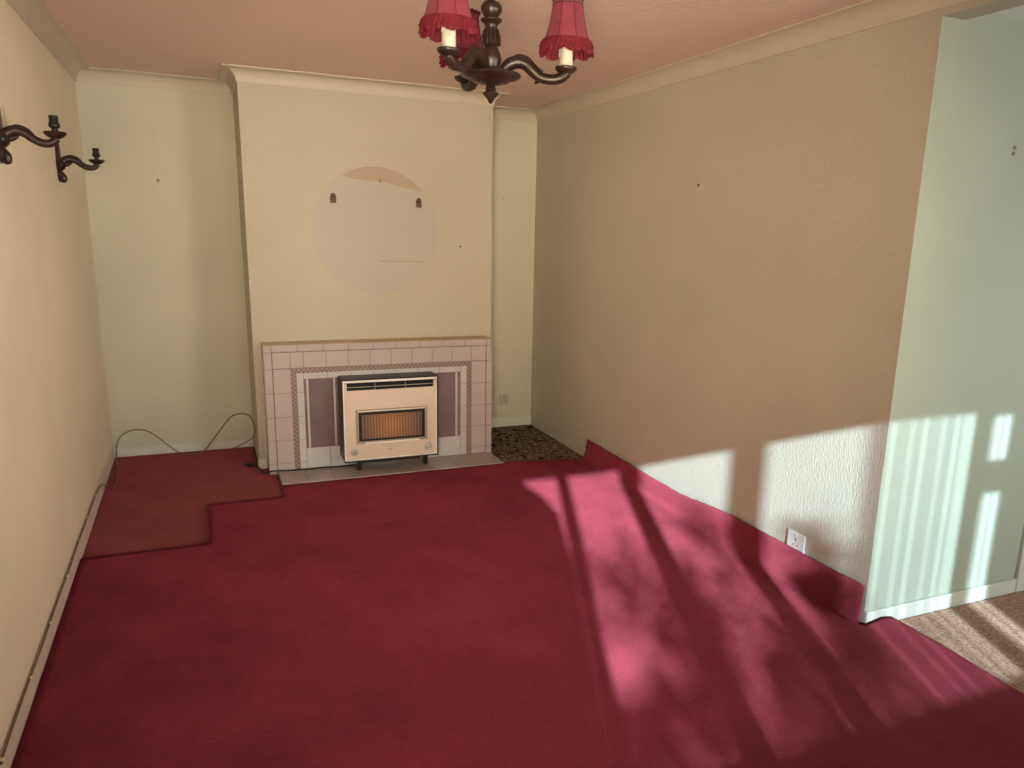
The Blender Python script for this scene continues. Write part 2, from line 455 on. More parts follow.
# ------------------------------------------------------------------ carpets
def red_carpet():
    bm = bmesh.new()
    z0 = 0.013
    xs_c = 2.865                                  # where the curl starts
    xv = 2.957; R = xv - xs_c
    hts = [(-3.59, 0.182), (-3.17, 0.178), (-2.93, 0.176), (-2.63, 0.172), (-2.40, 0.150), (-2.23, 0.134), (-1.71, 0.140), (-1.084, 0.150)]
    def wob(x, y, k): return noise.noise(Vector((x * k, y * k, 3.1)))
    def zz(x, y): return z0 + 0.003 * wob(x, y, 3) + 0.0015 * wob(x, y, 11)
    xs = [0.008 + (0.55 - 0.008) * k / 18 for k in range(18)] + [0.55 + (0.95 - 0.55) * k / 14 for k in range(14)] + [0.95 + (2.385 - 0.95) * k / 44 for k in range(44)] + [2.385 + (xs_c - 2.385) * k / 14 for k in range(15)]
    ys = [YW + 0.01 + (-3.612 - YW - 0.01) * k / 70 for k in range(70)] + [-3.612, YE] + [YE + (-1.805 - YE) * k / 60 for k in range(1, 60)] + [-1.805 + (-1.228 + 1.805) * k / 20 for k in range(20)] + [-1.228 + (-1.018 + 1.228) * k / 7 for k in range(8)] + [-1.0]
    def yedge(x): return lerp_table([(2.385, -0.992), (2.55, -1.02), (2.75, -1.075), (2.85, -1.105), (2.90, -1.10), (2.957, -1.075)], x)
    def ymap(x, y):
        if x > 2.38 and y > -1.30: return -1.30 + (y + 1.30) / 0.30 * (yedge(x) + 1.30)
        return y
    cache = {}
    def vert(i, j):
        if (i, j) not in cache:
            x, y = xs[i], ys[j]; yy = ymap(x, y)
            e = 0.0035 * wob(x, yy, 14)
            if abs(y + 1.805) < 1e-6 and x < 0.5501: yy += e
            if abs(x - 0.55) < 1e-6 and y > -1.81: x += e * 0.7
            cache[(i, j)] = bm.verts.new((x, yy, zz(x, yy)))
        return cache[(i, j)]
    def inside(x, y):
        if x > 2.385: return True
        if y > -1.018: return False
        if y > -1.228: return x > 0.95
        if y > -1.805: return x > 0.55
        return True
    for j in range(len(ys) - 1):
        for i in range(len(xs) - 1):
            if inside((xs[i] + xs[i + 1]) / 2, (ys[j] + ys[j + 1]) / 2):
                bm.faces.new((vert(i, j), vert(i + 1, j), vert(i + 1, j + 1), vert(i, j + 1)))
    # curl up the right wall
    js = [j for j, y in enumerate(ys) if y >= YE - 1e-6]
    NA, NV = 8, 5
    I = len(xs) - 1
    prev = None
    for j in js:
        y = ys[j]; h = lerp_table(hts, y) + 0.004 * wob(9, y, 25) + 0.004 * wob(4, y, 7)
        row = [vert(I, j)]
        R = lerp_table([(YE, 0.014), (-3.1, 0.05), (-1.5, 0.05), (-1.08, 0.078)], y)
        row.append(bm.verts.new((xv - R - 0.0005, ymap(xv - R, y), zz(xs_c, y))))
        for k in range(1, NA + 1):
            a = k / NA * pi / 2
            x = xv - R + R * sin(a); z = zz(xs_c, y) + R * (1 - cos(a))
            x -= 0.006 * sin(a) * (0.5 + wob(2, y, 2))
            row.append(bm.verts.new((x, ymap(x, y), z)))
        zb = z
        for k in range(1, NV + 1):
            t = k / NV
            row.append(bm.verts.new((xv - 0.003 + 0.008 * t, ymap(xv, y), zb + (max(h, zb + .01) - zb) * t)))
        if prev:
            for k in range(len(row) - 1): bm.faces.new((prev[k], prev[k + 1], row[k + 1], row[k]))
        else: weld = row[1]
        prev = row
    # flat tongue that carries on past the wall end
    jf = [j for j, y in enumerate(ys) if y <= YE + 1e-6]
    xt = [xs_c, xv - 0.0145] + [xv - 0.0145 + (3.125 - xv + 0.0145) * k / 11 for k in range(1, 12)]
    prev = None
    for j in jf:
        y = ys[j]; row = [vert(I, j)]
        for k, x in enumerate(xt[1:], 1):
            if k == 1 and j == jf[-1]:
                row.append(weld); continue
            up = 0.014 * max(0, 1 - abs(x - 3.06) / 0.10) * max(0, 1 - (-3.612 - y) / 0.18)
            xx = x + (0.012 * noise.noise(Vector((y * 2.2, 1, 1))) - 0.010 * max(0, min(1, (-3.7 - y) / .5)) if k == 12 else 0)
            if k == 12: up *= 0.1
            row.append(bm.verts.new((xx, (YE - 0.003 if x < 2.970 else -3.589) if j == jf[-1] else y, zz(x, y) + up)))
        if prev:
            for k in range(len(row) - 1): bm.faces.new((prev[k], prev[k + 1], row[k + 1], row[k]))
        prev = row
    return bm
rc = link('red_carpet', red_carpet(), m_red, smooth=True, angle=50)
md = rc.modifiers.new('thick', 'SOLIDIFY'); md.thickness = 0.009; md.offset = -1
tag(rc, 'large crimson fitted carpet with its edge curled up the right wall', 'carpet')

def flat_poly(pts, z0, z1):
    bm = bmesh.new(); prism(bm, pts, z0, z1, 'XY'); return bm
oc = link('old_red_carpet', flat_poly([(0.008, -1.84), (0.60, -1.84), (0.60, -1.26), (0.952, -1.26), (0.952, -0.74), (0.910, -0.732), (0.910, -0.582), (0.850, -0.582), (0.850, -0.02), (0.008, -0.02)], 0.0, 0.003), m_old)
tag(oc, 'faded brownish red carpet piece filling the left alcove floor', 'carpet')
pc = link('patterned_carpet', flat_poly([(2.40, -1.16), (2.97, -1.16), (2.97, -0.02), (2.432, -0.02), (2.432, -0.575), (2.40, -0.575)], 0.0, 0.0025), m_pat)
tag(pc, 'dark brown patterned carpet bared in the right alcove', 'carpet')
bc = link('brown_carpet', flat_poly([(2.99, YW + .02), (XR - .01, YW + .02), (XR - .01, YE - 0.02), (2.99, YE - 0.02)], 0.0, 0.003), m_brown)
tag(bc, 'speckled brown carpet beyond the wall end at the far right', 'carpet')
hc_ = link('hall_carpet', flat_poly([(3.947, YE - 0.018), (4.703, YE - 0.018), (4.703, -1.72), (3.947, -1.72)], 0.0, 0.003), mottled('hall_pile', rgb(90, 40, 34), 0.2, 60, 0.95, 0.05))
tag(hc_, 'dark reddish carpet strip through the doorway at right edge', 'carpet')

# ------------------------------------------------------------------ fireplace surround
SX0, SX1, SH = 0.914, 2.381, 0.8175
fs = thing('fireplace_surround', 'low tiled fireplace surround in pale pink against the chimney breast', 'fireplace', (1.65, SY, 0))
fo = Vector((-1.65, -SY, 0))
def at(o, bm, mat, parent, name, **k):
    bmesh.ops.translate(bm, vec=o, verts=bm.verts[:]); return link(name, bm, mat, parent, **k)
ZB = 0.02
bm = bmesh.new()
B(bm, SX0 + .003, SX1 - .003, SY + 0.006, -BD - 0.0005, 0.0, SH - 0.012)
at(fo, bm, m_grout, fs, 'surround_body')
g = 0.0010; bv = 0.0018
def tile(bm, x0, x1, z0, z1, y=SY, d=0.0055, bevel=bv): B(bm, x0 + g, x1 - g, y, y + d, z0 + g, z1 - g, bevel, 1)
bm = bmesh.new()
rows = [0.0, 0.068, 0.217, 0.364, 0.517, 0.668, 0.772]
for a, b in zip(rows, rows[1:]):
    for (x0, x1) in ((SX0, 0.960), (2.338, SX1)): tile(bm, x0, x1, a, b, SY, 0.008, 0.003)
rf = [ZB, 0.068, 0.217, 0.364, 0.517, 0.668]
for a, b in zip(rf, rf[1:]):
    for (x0, x1) in ((0.963, 1.067), (2.233, 2.335)): tile(bm, x0, x1, a, b, SY + .003, .006)
n = 9; xa, xb = 0.960, 2.338
tile(bm, SX0, 0.960, .772, SH - .001, SY, .008, .003); tile(bm, 2.338, SX1, .772, SH - .001, SY, .008, .003)
for k in range(n): tile(bm, xa + (xb - xa) * k / n, xa + (xb - xa) * (k + 1) / n, 0.774, SH - .001, SY, 0.008, .003)
xs_ = [0.963, 1.067, 1.146] + [1.146 + (2.233 - 1.146) * k / 8 for k in range(1, 9)] + [2.335]
for a, b in zip(xs_, xs_[1:]): tile(bm, a, b, 0.671, 0.771, SY + .003, .006)
# side returns
for a, b in zip(rows + [SH - .001], (rows + [SH - .001])[1:]):
    B(bm, SX0, SX0 + .006, SY + .009, -BD - .001, a + g, b - g, bv, 1)
    B(bm, SX1 - .006, SX1, SY + .009, -BD - .001, a + g, b - g, bv, 1)
at(fo, bm, m_tile, fs, 'tiled_face')
bm = bmesh.new()
B(bm, 1.069, 1.097, SY + .004, SY + .008, ZB, 0.668); B(bm, 2.202, 2.231, SY + .004, SY + .008, ZB, 0.668); B(bm, 1.098, 2.201, SY + .004, SY + .008, 0.641, 0.668)
mo = at(fo, bm, m_mos, fs, 'mosaic_border'); mo['label'] = 'thin checked mosaic border'
bm = bmesh.new()
for a, b in zip(rf[:-1] , rf[1:-1] + [0.64]):
    tile(bm, 1.099, 1.141, a, b, SY + .003, .006); tile(bm, 2.155, 2.200, a, b, SY + .003, .006)
xi = [1.141 + (2.155 - 1.141) * k / 7 for k in range(8)]
for a, b in zip(xi, xi[1:]): tile(bm, a, b, 0.600, 0.640, SY + .003, .006)
for a, b in zip(xi, xi[1:]): tile(bm, a, b, ZB, 0.156, SY + .003, .006)
at(fo, bm, m_tile_w, fs, 'inner_tile_band')
for x0, x1 in ((1.170, 1.318), (1.985, 2.119)):
    bm = bmesh.new()
    zt = [0.157, 0.304, 0.451, 0.598]
    for a, b in zip(zt, zt[1:]): tile(bm, x0, x1, a, b, SY + .0045, .004)
    pp = at(fo, bm, m_tile_p, fs, 'side_panel'); pp['label'] = 'mauve tiled side panel'
for x0, x1 in ((1.155, 1.169), (1.319, 1.331), (1.972, 1.984), (2.120, 2.134)):
    bm = bmesh.new(); B(bm, x0, x1, SY - .001, SY + .0085, 0.157, 0.599, 0.003)
    at(fo, bm, m_tile_w, fs, 'upright_trim')
bm = bmesh.new(); B(bm, SX0 + .001, SX1 - .001, SY + 0.009, -BD - 0.001, SH - 0.011, SH, 0.003)
mt = at(fo, bm, m_mantel, fs, 'mantel_top'); mt['label'] = 'dusty tan mantel top'

# hearth
hx0, hx1, hy = 0.962, 2.374, -1.010
he = thing('hearth', 'low tiled hearth slab under the gas fire', 'hearth', (1.668, hy, 0))
ho = Vector((-1.668, -hy, 0))
bm = bmesh.new(); B(bm, hx0, hx1, hy, SY - .002, 0.0, 0.014, 0.001)
at(ho, bm, m_grout, he, 'slab')
bm = bmesh.new()
for k in range(9):
    a = hx0 + (hx1 - hx0) * k / 9; b = hx0 + (hx1 - hx0) * (k + 1) / 9
    B(bm, a + .0012, b - .0012, hy + .018, SY - .003, 0.0142, 0.020, .0012, 1)
at(ho, bm, m_tile_h, he, 'hearth_tiles')
bm = bmesh.new(); B(bm, hx0, hx1, hy - .001, hy + .017, 0.0145, 0.0235, .003)
at(ho, bm, m_tile, he, 'front_edge')

# ------------------------------------------------------------------ gas fire
FX, FY = 1.645, -0.90
gf = thing('gas_fire', 'boxy beige gas fire with dark brown case and wide glass window', 'gas fire', (FX, FY, 0.0205))
def loc(x, z): return x - FX, z - 0.0205
fz = 0.0205
bm = bmesh.new()
x0, x1, z0, z1 = -0.296, 0.300, 0.095 - fz, 0.607 - fz
# case: open fronted shell
B(bm, x0, x1, 0.010, 0.166, z1 - 0.012, z1, 0.003); B(bm, x0, x1, 0.010, 0.166, z0, z0 + 0.010, 0.003)
B(bm, x0 - .004, x0 + 0.010, 0.012, 0.166, z0, z1, 0.003); B(bm, x1 - 0.002, x1 + .006, -0.001, 0.166, z0 - .004, z1 - .001, 0.002); B(bm, x0 - .004, x1 + .006, 0.0125, 0.166, z1 - 0.006, z1 + .008, 0.003); B(bm, x0 - .004, x1 + .006, 0.001, 0.016, z0 - .010, z0 - .0005, 0.002)
B(bm, x0 + .005, x1 - .005, 0.150, 0.166, z0 + .005, z1 - .005)
link('casing', bm, m_case, gf)
bm = bmesh.new()      # bright edge trim round the front
B(bm, x0, x1, 0, 0.012, z1 - 0.013, z1, 0.003); B(bm, x1 - 0.009, x1 - .0025, 0, 0.012, z0, z1 - .0135, 0.002); B(bm, x0, x0 + 0.008, 0, 0.012, z0, z1 - .0135, 0.002)
B(bm, x0 + .009, x1 - .009, 0, 0.012, z0, z0 + 0.008, 0.002)
link('chrome_trim', bm, m_chrome, gf)
# front panel with the window and grille openings
gz0, gz1 = 0.545 - fz, 0.589 - fz
wx0, wx1, wz0, wz1 = 1.425 - FX, 1.874 - FX, 0.205 - fz, 0.420 - fz
bm = bmesh.new()
px0, px1 = x0 + .0085, x1 - .0085
B(bm, px0, px1, 0.003, 0.010, wz1, gz0, .001); B(bm, px0, px1, 0.003, 0.010, z0 + .009, wz0, .001)
B(bm, px0, wx0, 0.003, 0.010, wz0, wz1); B(bm, wx1, px1, 0.003, 0.010, wz0, wz1)
B(bm, px0, px0 + .016, 0.003, 0.010, gz0, gz1); B(bm, px1 - .016, px1, 0.003, 0.010, gz0, gz1)
link('front_panel', bm, m_panel, gf)
bm = bmesh.new()
B(bm, px0 + .016, px1 - .016, 0.030, 0.034, gz0 - .004, gz1 + .003)
gr = link('vent_grille', bm, m_slot, gf); gr['label'] = 'black slot vent across the top'
bm = bmesh.new()
B(bm, px0 + .016, px1 - .016, 0.006, 0.0085, (gz0 + gz1) / 2 - .0035, (gz0 + gz1) / 2 + .0005)
for fx in (.33, .66): B(bm, px0 + (px1 - px0) * fx - .001, px0 + (px1 - px0) * fx + .001, 0.0085, 0.012, gz0, gz1)
link('vent_bar', bm, m_bronze, gr)
# window: outer dull frame, black inner frame, radiant behind, glass
bm = bmesh.new()
def frame(bm, a, b, c, d, t, ya, yb, bev=.002):
    B(bm, a, b, ya, yb, d - t, d, bev); B(bm, a, b, ya, yb, c, c + t, bev)
    B(bm, a, a + t, ya, yb, c + t, d - t, bev); B(bm, b - t, b, ya, yb, c + t, d - t, bev)
frame(bm, wx0 - .002, wx1 + .002, wz0 - .002, wz1 + .002, 0.016, -0.008, 0.012)
wf = link('window_frame', bm, m_bronze, gf)
bm = bmesh.new(); frame(bm, wx0 + .012, wx1 - .012, wz0 + .006, wz1 - .013, 0.019, -0.003, 0.014)
link('inner_frame', bm, m_black, wf)
bm = bmesh.new(); B(bm, wx0 + .02, wx1 - .02, 0.010, 0.013, wz0 + .012, wz1 - .02)
n_ = 34
for k in range(n_):
    xa_ = wx0 + .03 + (wx1 - wx0 - .06) * k / n_; B(bm, xa_, xa_ + (wx1 - wx0 - .06) / n_ * .55, 0.0065, 0.0105, wz0 + .016, wz1 - .026, .0008, 1)
link('radiant', bm, m_rad, wf)
bm = bmesh.new(); B(bm, wx0 + .05, wx1 - .05, -0.011, -0.004, wz0 - .003, wz0 + .006, .002)
B(bm, wx0 + .01, wx1 - .01, -0.0095, -0.004, wz1 - .010, wz1 - .004, .001)
link('chrome_lip', bm, m_chrome, wf)
bm = bmesh.new(); frame(bm, 1.588 - FX, 1.714 - FX, 0.172 - fz, 0.188 - fz, 0.0015, 0.001, 0.0032, .0003)
link('pull_flap', bm, m_bronze, gf)
bm = bmesh.new(); B(bm, 1.622 - FX, 1.646 - FX, 0.0015, 0.0035, 0.150 - fz, 0.157 - fz, .0005); B(bm, 1.662 - FX, 1.672 - FX, 0.0015, 0.0035, 0.152 - fz, 0.157 - fz, .0005)
link('badge', bm, m_bronze, gf)
for (kx, kz, spokes) in ((1.411, 0.151, 3), (1.885, 0.150, 1)):
    bm = bmesh.new()
    lathe(bm, [(0.026, -0.002), (0.026, 0.004), (0.023, 0.006), (0.022, 0.018), (0.019, 0.021), (0, 0.021)], 24, (kx - FX, 0.002, kz - fz), axis='Y')
    kb = link('control_knob', bm, m_knob, gf, smooth=True, angle=40)
    bm = bmesh.new()
    for s in range(spokes):
        t = bmesh.new(); B(t, -0.019, 0.019, -0.0045, 0, -0.0025, 0.0025, .001, 1)
        merge(bm, t, Matrix.Translation((kx - FX, -0.0190, kz - fz)) @ Matrix.Rotation(pi * s / spokes + .5 * (spokes > 1), 4, 'Y'))
    link('grip', bm, m_bronze, kb)
for fx in (1.432, 1.862):
    bm = bmesh.new()
    prism(bm, [(0.03, 0.0), (0.075, 0.0), (0.11, 0.078), (0.02, 0.078)], fx - FX, fx - FX + 0.022, 'YZ')
    lg = link('leg', bm, m_black, gf)
bm = bmesh.new(); B(bm, -0.19, 0.20, 0.045, 0.09, 0.040, 0.0745, .004); B(bm, -0.03, 0.10, 0.03, 0.05, 0.050, 0.062, .003)
link('gas_valve', bm, m_black, gf)

# ------------------------------------------------------------------ chandelier
CX, CY = 1.492, -3.149
YAW = -0.4265
ch = thing('chandelier', 'dark turned wood chandelier with three crimson frilled shades on curved arms', 'chandelier', (CX, CY, H))
def Z(z): return z - H
bm = bmesh.new()
lathe(bm, [(0.0, Z(1.939)), (0.006, Z(1.942)), (0.012, Z(1.955)), (0.025, Z(1.966)), (0.027, Z(1.972)), (0.018, Z(1.977)), (0.015, Z(1.981)), (0.019, Z(1.985)), (0.014, Z(1.990)), (0.013, Z(1.997))], 24)
link('finial', bm, m_wood, ch, smooth=True, angle=50)
bm = bmesh.new()
lathe(bm, [(0.014, Z(1.994)), (0.030, Z(1.998)), (0.056, Z(2.004)), (0.062, Z(2.009)), (0.066, Z(2.010)), (0.088, Z(2.017)), (0.096, Z(2.022)), (0.098, Z(2.026)), (0.095, Z(2.030)), (0.080, Z(2.033)), (0.055, Z(2.042)), (0.028, Z(2.050))], 40)
link('hub', bm, m_wood, ch, smooth=True, angle=60)
bm = bmesh.new()
lathe(bm, [(0.026, Z(2.045)), (0.029, Z(2.055)), (0.034, Z(2.070)), (0.032, Z(2.086)), (0.024, Z(2.104)), (0.021, Z(2.110)), (0.029, Z(2.116)), (0.028, Z(2.124)), (0.024, Z(2.140)), (0.019, Z(2.165)), (0.020, Z(2.175)), (0.027, Z(2.181)), (0.034, Z(2.186)), (0.034, Z(2.191)), (0.020, Z(2.195)), (0.026, Z(2.203)), (0.034, Z(2.217)), (0.033, Z(2.229)), (0.024, Z(2.241)), (0.010, Z(2.246)), (0.008, Z(2.262))], 28)
# carved leaf collar
for k in range(8):
    a = 2 * pi * k / 8
    tube(bm, [(0.023 * cos(a), 0.023 * sin(a), Z(2.162)), (0.029 * cos(a), 0.029 * sin(a), Z(2.135)), (0.031 * cos(a), 0.031 * sin(a), Z(2.115))], [0.002, 0.0045, 0.002], 8, smooth_n=5)
link('stem', bm, m_wood, ch, smooth=True, angle=50)
bm = bmesh.new()
tube(bm, [(0, 0, Z(2.255)), (0, 0, Z(2.375))], 0.004, 8, up=(1, 0, 0), smooth_n=0)
link('rod', bm, m_black, ch)
bm = bmesh.new(); lathe(bm, [(0.008, -0.05), (0.03, -0.045), (0.052, -0.02), (0.055, -0.001)], 28); link('ceiling_rose', bm, m_wood, ch, smooth=True, angle=50)
RA = 0.241
def arm_mesh(bm, s=1.0):
    pts = [(0.040, 0, Z(2.042)), (0.060, 0, Z(2.060)), (0.085, 0, Z(2.068)), (0.112, 0, Z(2.062)), (0.135, 0, Z(2.042)), (0.160, 0, Z(2.024)), (0.195, 0, Z(2.018)), (0.225, 0, Z(2.024)), (RA + 0.008, 0, Z(2.042))]
    tube(bm, pts, [0.016, 0.020, 0.020, 0.0195, 0.0185, 0.0165, 0.016, 0.017, 0.015], 12, up=(0, 1, 0), sx=1.0)
    # carved rib and leaf spur
    tube(bm, [(0.062, 0, Z(2.079)), (0.088, 0, Z(2.087)), (0.118, 0, Z(2.079)), (0.143, 0, Z(2.056)), (0.17, 0, Z(2.041))], [0.002, 0.005, 0.006, 0.005, 0.002], 8, up=(0, 1, 0))
    tube(bm, [(0.146, 0, Z(2.026)), (0.150, 0, Z(2.012)), (0.142, 0, Z(2.004))], [0.010, 0.008, 0.003], 8, up=(0, 1, 0))
def frill(bm, r0, r1, z0, z1, waves, amp, scal, nsc, n=240, rows=6):
    V = []
    for i in range(rows + 1):
        t = i / rows; ring = []
        for k in range(n):
            a = 2 * pi * k / n
            sc = abs(sin(a * nsc / 2))
            z = z0 + (z1 - z0) * t * (1 - scal + scal * sc)
            r = r0 + (r1 - r0) * t + amp * (0.25 + t) * sin(a * waves + 0.7 * sin(3 * a))
            ring.append(bm.verts.new((r * cos(a), r * sin(a), z)))
        V.append(ring)
    for a, b in zip(V, V[1:]):
        for k in range(n):
            f = bm.faces.new((a[k], a[(k + 1) % n], b[(k + 1) % n], b[k])); f.smooth = True
SHC = RA
def shade_mesh(bm):
    n = 64; prof = [(0.078, 2.126), (0.0735, 2.136), (0.068, 2.150), (0.0625, 2.168), (0.058, 2.188), (0.0535, 2.210), (0.050, 2.232), (0.048, 2.252)]
    V = []
    for r, z in prof:
        ring = []
        for k in range(n):
            a = 2 * pi * k / n
            rr_ = r * (1 - 0.035 * abs(sin(a * 4)))      # eight panels
            ring.append(bm.verts.new((rr_ * cos(a), rr_ * sin(a), Z(z))))
        V.append(ring)
    for a, b in zip(V, V[1:]):
        for k in range(n):
            f = bm.faces.new((a[k], a[(k + 1) % n], b[(k + 1) % n], b[k])); f.smooth = True
for i, dang in enumerate((0.0, math.radians(117), math.radians(-116))):
    ang = YAW + dang
    RM = Matrix.Rotation(ang, 4, 'Z')
    bm = bmesh.new(); arm_mesh(bm); bmesh.ops.transform(bm, matrix=RM, verts=bm.verts[:])
    arm = link('arm', bm, m_wood, ch, smooth=True)
    c0 = RM @ Vector((RA, 0, 0))
    bm = bmesh.new()
    lathe(bm, [(0.010, Z(2.034)), (0.022, Z(2.038)), (0.033, Z(2.046)), (0.036, Z(2.052)), (0.035, Z(2.056)), (0.030, Z(2.057)), (0.024, Z(2.054)), (0.0, Z(2.054))], 28, c0)
    link('drip_pan', bm, m_wood, arm, smooth=True, angle=50)
    bm = bmesh.new()
    lathe(bm, [(0.0215, Z(2.054)), (0.021, Z(2.06)), (0.0205, Z(2.15)), (0.0, Z(2.15))], 20, c0)
    for dk in range(5):
        a = dk * 1.3 + i; L_ = 0.02 + 0.012 * (dk % 3)
        tube(bm, [c0 + Vector((0.0205 * cos(a), 0.0205 * sin(a), Z(2.13))), c0 + Vector((0.0215 * cos(a), 0.0215 * sin(a), Z(2.13 - L_)))], [0.003, 0.0035], 6, up=(1, 0, 0), smooth_n=3)
    link('candle_tube', bm, m_cand, arm, smooth=True, angle=50)
    bm = bmesh.new(); shade_mesh(bm); bmesh.ops.translate(bm, vec=c0, verts=bm.verts[:])
    shd = link('lamp_shade', bm, m_shade, ch, smooth=True)
    md = shd.modifiers.new('thick', 'SOLIDIFY'); md.thickness = 0.0015
    bm = bmesh.new()
    frill(bm, 0.0785, 0.086, Z(2.134), Z(2.088), 30, 0.0026, 0.24, 9)
    bmesh.ops.translate(bm, vec=c0, verts=bm.verts[:]); fr = link('frill', bm, m_frill, shd, smooth=True); fr['label'] = 'darker red gathered frill'; bm = bmesh.new()
    frill(bm, 0.081, 0.0865, Z(2.131), Z(2.110), 34, 0.002, 0.25, 18)
    bmesh.ops.translate(bm, vec=c0, verts=bm.verts[:]); link('frill_trim', bm, m_frill, shd, smooth=True); bm = bmesh.new()
    frill(bm, 0.0485, 0.053, Z(2.250), Z(2.264), 22, 0.002, 0.15, 16, 120, 3)
    bmesh.ops.translate(bm, vec=c0, verts=bm.verts[:])
    link('top_ruffle', bm, m_frill, shd, smooth=True)
    bm = bmesh.new()
    for k in range(8):
        a = 2 * pi * k / 8
        tube(bm, [c0 + Vector((r * cos(a), r * sin(a), Z(z))) for r, z in ((0.0782, 2.128), (0.0685, 2.150), (0.0585, 2.188), (0.0505, 2.232), (0.0485, 2.25))], 0.0013, 6, smooth_n=4)
    link('seam_ribs', bm, m_frill, shd)
    bm = bmesh.new(); tube(bm, [c0 + Vector((0, 0, Z(2.148))), c0 + Vector((0, 0, Z(2.236)))], 0.011, 10, up=(1, 0, 0), smooth_n=0)
    lathe(bm, [(0.0, Z(2.234)), (0.05, Z(2.236)), (0.05, Z(2.238)), (0, Z(2.239))], 24, c0)
    link('lamp_holder', bm, m_black, shd)

# ------------------------------------------------------------------ wall sconces on the left wall
def make_sconce(name, label, loc, group):
    t = thing(name, label, 'wall light', loc, 0, group)
    bm = bmesh.new()
    half = [(0.0, 0.098), (0.010, 0.094), (0.014, 0.080), (0.020, 0.060), (0.024, 0.035), (0.026, 0.015), (0.034, 0.004), (0.038, -0.012), (0.032, -0.028), (0.022, -0.040), (0.026, -0.052), (0.027, -0.066), (0.016, -0.082), (0.0, -0.092)]
    out = half + [(-a, b) for a, b in half[-2:0:-1]]
    prism(bm, out, 0.0005, 0.018, 'YZ', 0.004)
    lathe(bm, [(0.030, 0.012), (0.028, 0.024), (0.018, 0.034), (0.0, 0.038)], 20, (0, 0, -0.008), axis='X')
    tube(bm, [(0.012, 0, -0.046), (0.021, 0, -0.064), (0.022, 0, -0.080), (0.012, 0, -0.088)], [0.007, 0.010, 0.009, 0.004], 10, up=(0, 1, 0), sx=1.5)
    link('back_plate', bm, m_wood_s, t)
    bm = bmesh.new()
    tube(bm, [(0.022, 0, 0.000), (0.036, 0, 0.013), (0.056, 0, 0.020), (0.080, 0, 0.014), (0.104, 0, -0.004), (0.130, 0, -0.016), (0.155, 0, -0.014), (0.176, 0, 0.002)], [0.019, 0.0185, 0.0175, 0.0155, 0.014, 0.0135, 0.0135, 0.011], 12, up=(0, 1, 0))
    tube(bm, [(0.020, 0, -0.008), (0.044, 0, -0.006), (0.064, 0, 0.003)], [0.013, 0.010, 0.004], 8, up=(0, 1, 0))
    tube(bm, [(0.036, 0, 0.027), (0.058, 0, 0.035), (0.086, 0, 0.028), (0.108, 0, 0.011)], [0.002, 0.005, 0.005, 0.002], 8, up=(0, 1, 0))
    link('arm', bm, m_wood_s, t, smooth=True, angle=60)
    bm = bmesh.new()
    lathe(bm, [(0.010, -0.008), (0.022, -0.003), (0.033, 0.006), (0.036, 0.013), (0.034, 0.016), (0.020, 0.013), (0.0, 0.013)], 24, (0.170, 0, 0.008))
    link('drip_pan', bm, m_wood_s, t, smooth=True, angle=50)
    bm = bmesh.new()
    lathe(bm, [(0.010, 0.018), (0.010, 0.026), (0.016, 0.030), (0.018, 0.036), (0.0175, 0.042), (0.0145, 0.046), (0.0145, 0.069), (0.0125, 0.069), (0.0125, 0.050), (0.0, 0.050)], 20, (0.170, 0, 0.008))
    link('lamp_holder', bm, m_black, t, smooth=True, angle=40)
    return t
s1 = make_sconce('wall_sconce', 'carved dark wood wall light without bulb, farther one on left wall', (0, -1.10, 1.795), 'carved wooden wall lights on the left wall')
dup(s1, (0, -2.40, 1.803), 'carved dark wood wall light without bulb, nearer one cut by left edge', 'carved wooden wall lights on the left wall')

# ------------------------------------------------------------------ sockets, brackets, nails
def make_socket(label, loc, rotz, w, h, mat, gangs, group=None):
    """faces -y at rotz 0"""
    t = thing('wall_socket', label, 'socket', loc, rotz, group)
    bm = bmesh.new(); B(bm, -w / 2, w / 2, -0.011, -0.0003, -h / 2, h / 2, 0.003)
    fp = link('face_plate', bm, mat, t)
    for q in ((-.0035, .0035, -.0118, -.0105, .006, .016), (-.016, -.009, -.0118, -.0105, -.018, -.013), (.009, .016, -.0118, -.0105, -.018, -.013)):
        link('pin_hole', box(*q), m_hole, fp)
    link('switch', box(-.006, .006, -.0140, -.0105, .026, .036, .002), mat, fp)
    return t
make_socket('square beige wall socket low in the right alcove', (2.741, 0, 0.222), 0, 0.078, 0.09, m_sock_t, 1)
make_socket('white wall socket in the sunlight above the curled carpet edge', (W, -3.150, 0.208), -pi / 2, 0.110, 0.088, m_sock, 1)

def make_bracket(label, loc, group):
    t = thing('mirror_bracket', label, 'bracket', loc, 0, group)
    bm = bmesh.new()
    out = [(-.018, -.030), (.018, -.030), (.019, .008), (.014, .024), (0, .031), (-.014, .024), (-.019, .008)]
    prism(bm, out, -0.006, -0.0003, 'XZ', .0015)
    B(bm, -.015, .015, -.014, -.004, -.026, -.016, .002)
    link('plate', bm, m_brk, t)
    bm = bmesh.new(); lathe(bm, [(0.005, 0.005), (0.005, 0.008), (0.003, 0.0095), (0, 0.0095)], 12, (0, 0, 0.006), axis='Y')
    link('screw', bm, m_slot, t)
    return t
b1 = make_bracket('small brown metal mirror bracket at left side of round patch', (1.383, -BD - .0015, 1.700), 'mirror brackets on the chimney breast')
dup(b1, (1.923, -BD - .0015, 1.692), 'small brown metal mirror bracket at right side of round patch', 'mirror brackets on the chimney breast')

